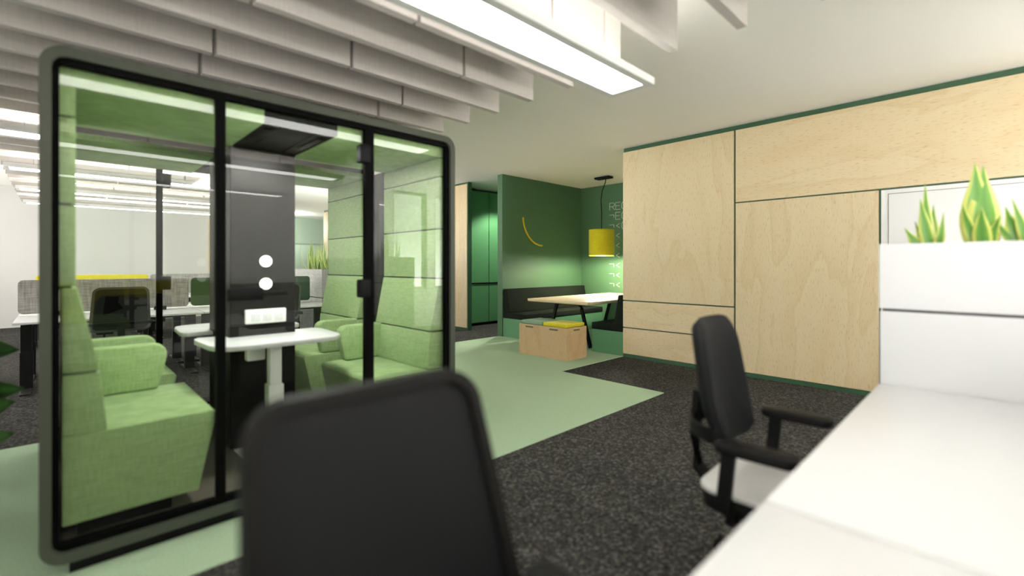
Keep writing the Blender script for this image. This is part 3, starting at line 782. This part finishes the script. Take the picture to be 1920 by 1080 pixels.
c1 = make_mesh_chair('black chair seen close from behind, its dark back covering the pod front', None, M['seat_black'], False)
c1.location = (.43, .50, 0); c1.rotation_euler = (0, 0, PI)
MC = 'mesh chairs at the office desks'
mc = make_mesh_chair('black mesh office chair in front of the grey desk screen', MC, M['mesh_black'], True, M['frame_grey']); mc.location = (.48, 6.66, 0)
dup(mc, (2.03, 6.56, 0), 0, 'black mesh office chair at the green screen desk, mostly behind the column', MC)
dup(mc, (.45, 8.38, 0), PI, 'black mesh office chair on the far side of the grey desk screen', MC)
dup(mc, (2.0, 8.38, 0), PI, 'black mesh office chair on the far side of the green desk screen', MC)

# ------------------------------------------------------------------ nook furniture
def bench(label, y_wall, d, x0, x1):
    t = thing('booth_bench', label, 'bench', ((x0+x1)/2, y_wall+d*.28, .007), 0, 'dark cushioned booth benches')
    def yr(a, c): return sorted((y_wall+d*a, y_wall+d*c))
    obj('base', bx(B(), x0, x1, *yr(0, .55), .007, .345), M['cab2'], t)
    obj('seat_cushion', bx(B(), x0+.002, x1, *yr(0, .56), .347, .445, .012, 3), M['cushion_dark'], t)
    q = B(); prism(q, [(y_wall+d*.002, .447), (y_wall+d*.17, .447), (y_wall+d*.09, .875), (y_wall+d*.002, .875)], 'x', x0+.004, x1, .012, 3); obj('back_cushion', q, M['cushion_dark'], t)
M['cab2'] = mk('mid green bench paint', (.12, .30, .15), .55)
bench('dark cushioned bench along the green partition under the yellow arc', 6.243, -1, 5.83, 8.15)
bench('dark cushioned bench backing onto the plywood wall corner', 3.697, 1, 5.805, 8.15)

t = thing('meeting_table', 'pale wooden meeting table with splayed black legs in the green nook', 'table', (6.85, 4.84, .007))
tb = B(); bx(tb, 5.66, 6.84, 4.22, 5.46, .722, .75, .002, 1); 
obj('table_top', tb, M['table_ply'], t)
tb = B(); bx(tb, 6.845, 8.05, 4.22, 5.46, .722, .75, .002, 1); obj('table_top', tb, M['table_ply'], t)
obj('edge_band', bx(B(), 5.665, 8.045, 4.225, 5.455, .705, .7215), M['ply_edge'], t)
obj('cable_flap', bx(B(), 6.7, 7.1, 4.78, 4.92, .7505, .756, .002, 1), M['steel'], t)
for x in (5.98, 7.55):
    for s in (-1, 1):
        q = B(); pts = [(x, 4.84, .69), (x, 4.84+s*.20, .69), (x, 4.84+s*.25, .66), (x, 4.84+s*.27, .60), (x, 4.84+s*.44, .012)]
        bar(q, pts, .035, .05); obj('leg', q, M['black'], t)

t = thing('storage_stool', 'light wooden storage box stool with slot handles on the green carpet', 'stool', (5.135, 4.46, .007))
q = B(); x0, x1, y0, y1 = 4.912, 5.358, 4.012, 4.908
for a in ((x0, x0+.018, y0, y1), (x1-.018, x1, y0, y1), (x0+.018, x1-.018, y0, y0+.018), (x0+.018, x1-.018, y1-.018, y1)): bx(q, *a, .007, .45, .001, 1)
bx(q, x0+.018, x1-.018, y0+.018, y1-.018, .42, .446); bx(q, x0+.018, x1-.018, y0+.018, y1-.018, .01, .03)
obj('body', q, M['box_ply'], t)
for y in (4.70, 4.237):
    q = B(); prism(q, rrect(y-.085, y+.085, .397, .432, .016, 5), 'x', x0-.003, x0+.001); h = obj('handle_slot', q, M['slot'], t)
    q = B(); ring(q, rrect(y-.09, y+.09, .392, .437, .02, 5), rrect(y-.08, y+.08, .402, .427, .012, 5), 'x', x0-.004, x0+.001); obj('slot_rim', q, M['ply_edge'], h)
q = B(); prism(q, rrect(5.13-.075, 5.13+.075, .397, .432, .016, 5), 'y', y0-.003, y0+.001); h = obj('handle_slot', q, M['slot'], t)
q = B(); ring(q, rrect(5.13-.08, 5.13+.08, .392, .437, .02, 5), rrect(5.13-.07, 5.13+.07, .402, .427, .012, 5), 'y', y0-.004, y0+.001); obj('slot_rim', q, M['ply_edge'], h)
tag(obj('seat_cushion', bx(B(), 4.925, 5.345, 4.47, 4.885, .4505, .50, .012, 3), M['sage']), 'sage green square cushion on the wooden storage stool', 'cushion')
tag(obj('seat_cushion', bx(B(), 4.925, 5.345, 4.035, 4.45, .4505, .50, .012, 3), M['yellow']), 'yellow square cushion on the wooden storage stool', 'cushion')

# pendant lamp
pc = (7.40, 5.19)
t = thing('pendant_lamp', 'yellow fabric drum pendant lamp hanging over the nook table', 'pendant lamp', (pc[0], pc[1], 1.487))
q = B(); n = 40
ring(q, [(pc[0]+.238*math.cos(2*PI*k/n), pc[1]+.238*math.sin(2*PI*k/n)) for k in range(n)], [(pc[0]+.228*math.cos(2*PI*k/n), pc[1]+.228*math.sin(2*PI*k/n)) for k in range(n)], 'z', 1.502, 1.978)
ring(q, [(pc[0]+.238*math.cos(2*PI*k/n), pc[1]+.238*math.sin(2*PI*k/n)) for k in range(n)], [(pc[0]+.10*math.cos(2*PI*k/n), pc[1]+.10*math.sin(2*PI*k/n)) for k in range(n)], 'z', 1.968, 1.98)
lathe(q, [(.105, 1.966), (.105, 1.976)], (pc[0], pc[1], 0), 32)
obj('shade', q, M['yellow'], t)
obj('shade_rim', ring(B(), [(pc[0]+.236*math.cos(2*PI*k/n), pc[1]+.236*math.sin(2*PI*k/n)) for k in range(n)], [(pc[0]+.222*math.cos(2*PI*k/n), pc[1]+.222*math.sin(2*PI*k/n)) for k in range(n)], 'z', 1.487, 1.503), M['yellow_paint'], t)
q = B(); lathe(q, [(.02, 1.69), (.03, 1.70), (.03, 1.78), (.012, 1.80), (.008, 1.968)], (pc[0], pc[1], 0), 16); obj('lamp_holder', q, M['black'], t)
q = B(); lathe(q, [(.005, 1.545), (.04, 1.56), (.055, 1.60), (.04, 1.66), (.02, 1.70)], (pc[0], pc[1], 0), 20); obj('bulb', q, emis('warm bulb', (1, .93, .72), 40), t)
cb = [(pc[0], pc[1], 1.975), (pc[0]+.005, pc[1], 2.3), (pc[0]+.012, pc[1]+.02, 2.55), (pc[0]-.03, pc[1]-.04, 2.72), (pc[0]-.02, pc[1]-.10, 2.86), (pc[0]-.02, pc[1]-.11, 2.945)]
obj('cable', tube(B(), cb, .008, 8), M['black'], t)
q = B(); bx(q, pc[0]-.10, pc[0]+.06, pc[1]-.22, pc[1]+.10, 2.93, CEIL-.002, .008, 2); obj('ceiling_rose', q, M['black'], t)

# ------------------------------------------------------------------ light
def light(name, kind, loc, energy, col=(1, 1, 1), size=.3, rot=(0, 0, 0), **k):
    l = bpy.data.lights.new(name, kind); l.energy = energy; l.color = col
    if kind == 'AREA':
        l.size = size
        if 'sy' in k: l.shape = 'RECTANGLE'; l.size_y = k['sy']
    if kind in ('POINT', 'SPOT'): l.shadow_soft_size = size
    if kind == 'SPOT': l.spot_size = k.get('ang', 1.6); l.spot_blend = k.get('blend', .5)
    o = bpy.data.objects.new(name, l); COL.objects.link(o); o.location = loc; o.rotation_euler = rot
    return o
light('pendant_bulb_glow', 'POINT', (pc[0], pc[1], 1.525), 45, (1, .95, .86), .05)
light('far_zone_fill', 'POINT', (5.2, 15.6, 2.5), 25, (1, .97, .92), .3)  # added light without a fixture, lifts the pale end wall
light('aisle_fill', 'POINT', (4.5, 10.2, 1.6), 42, (1, .97, .92), .6)  # fill added where no lamp hangs, brightens the rear aisle ceiling
light('corridor_downlight', 'SPOT', (7.0, 7.1, 2.94), 80, (1, .97, .9), .08, ang=2.0, blend=.4)
light('pod_downlight', 'AREA', (1.0, 2.98, 2.06), 7, (1, .98, .94), .3, sy=.3)
light('pod_downlight', 'AREA', (1.0, 4.3, 2.06), 4, (1, .98, .94), .2, sy=.5)

w = bpy.data.worlds.new('sky'); scene.world = w; w.use_nodes = True
N, L = w.node_tree.nodes, w.node_tree.links
bg = N['Background']; bg.inputs['Color'].default_value = (1, .975, .93, 1)
# daylight, boosted towards +X so the added windows brighten the ceiling
tc = N.new('ShaderNodeTexCoord'); sp = N.new('ShaderNodeSeparateXYZ'); L.new(tc.outputs['Generated'], sp.inputs[0])
mr = N.new('ShaderNodeMapRange'); mr.inputs['From Min'].default_value = .62; mr.inputs['From Max'].default_value = .92
mr.inputs['To Min'].default_value = 3.6; mr.inputs['To Max'].default_value = 42
L.new(sp.outputs['X'], mr.inputs['Value'])
gr = N.new('ShaderNodeMapRange'); gr.inputs['From Min'].default_value = -.06; gr.inputs['From Max'].default_value = .06   # lower half made brighter to throw light up onto the ceiling
gr.inputs['To Min'].default_value = 1.4; gr.inputs['To Max'].default_value = .6
L.new(sp.outputs['Z'], gr.inputs['Value'])
ml_ = N.new('ShaderNodeMath'); ml_.operation = 'MULTIPLY'; L.new(mr.outputs[0], ml_.inputs[0]); L.new(gr.outputs[0], ml_.inputs[1])
L.new(ml_.outputs[0], bg.inputs['Strength'])

# ------------------------------------------------------------------ camera
cam = bpy.data.cameras.new('camera'); co = bpy.data.objects.new('camera', cam); COL.objects.link(co)
co.location = (0, 0, 1.3)
yaw = math.atan(905/878)
co.rotation_euler = (PI/2, 0, yaw - PI/2)
cam.sensor_width = 36; cam.lens = 878/1920*36; cam.shift_y = -42/1920; cam.clip_start = .02
cam.dof.use_dof = True; cam.dof.focus_distance = 7.0; cam.dof.aperture_fstop = .74
scene.camera = co
vs = scene.view_settings
vs.view_transform = 'Standard'; vs.look = 'None'; vs.gamma = 1; vs.use_curve_mapping = False; vs.exposure = 1.65
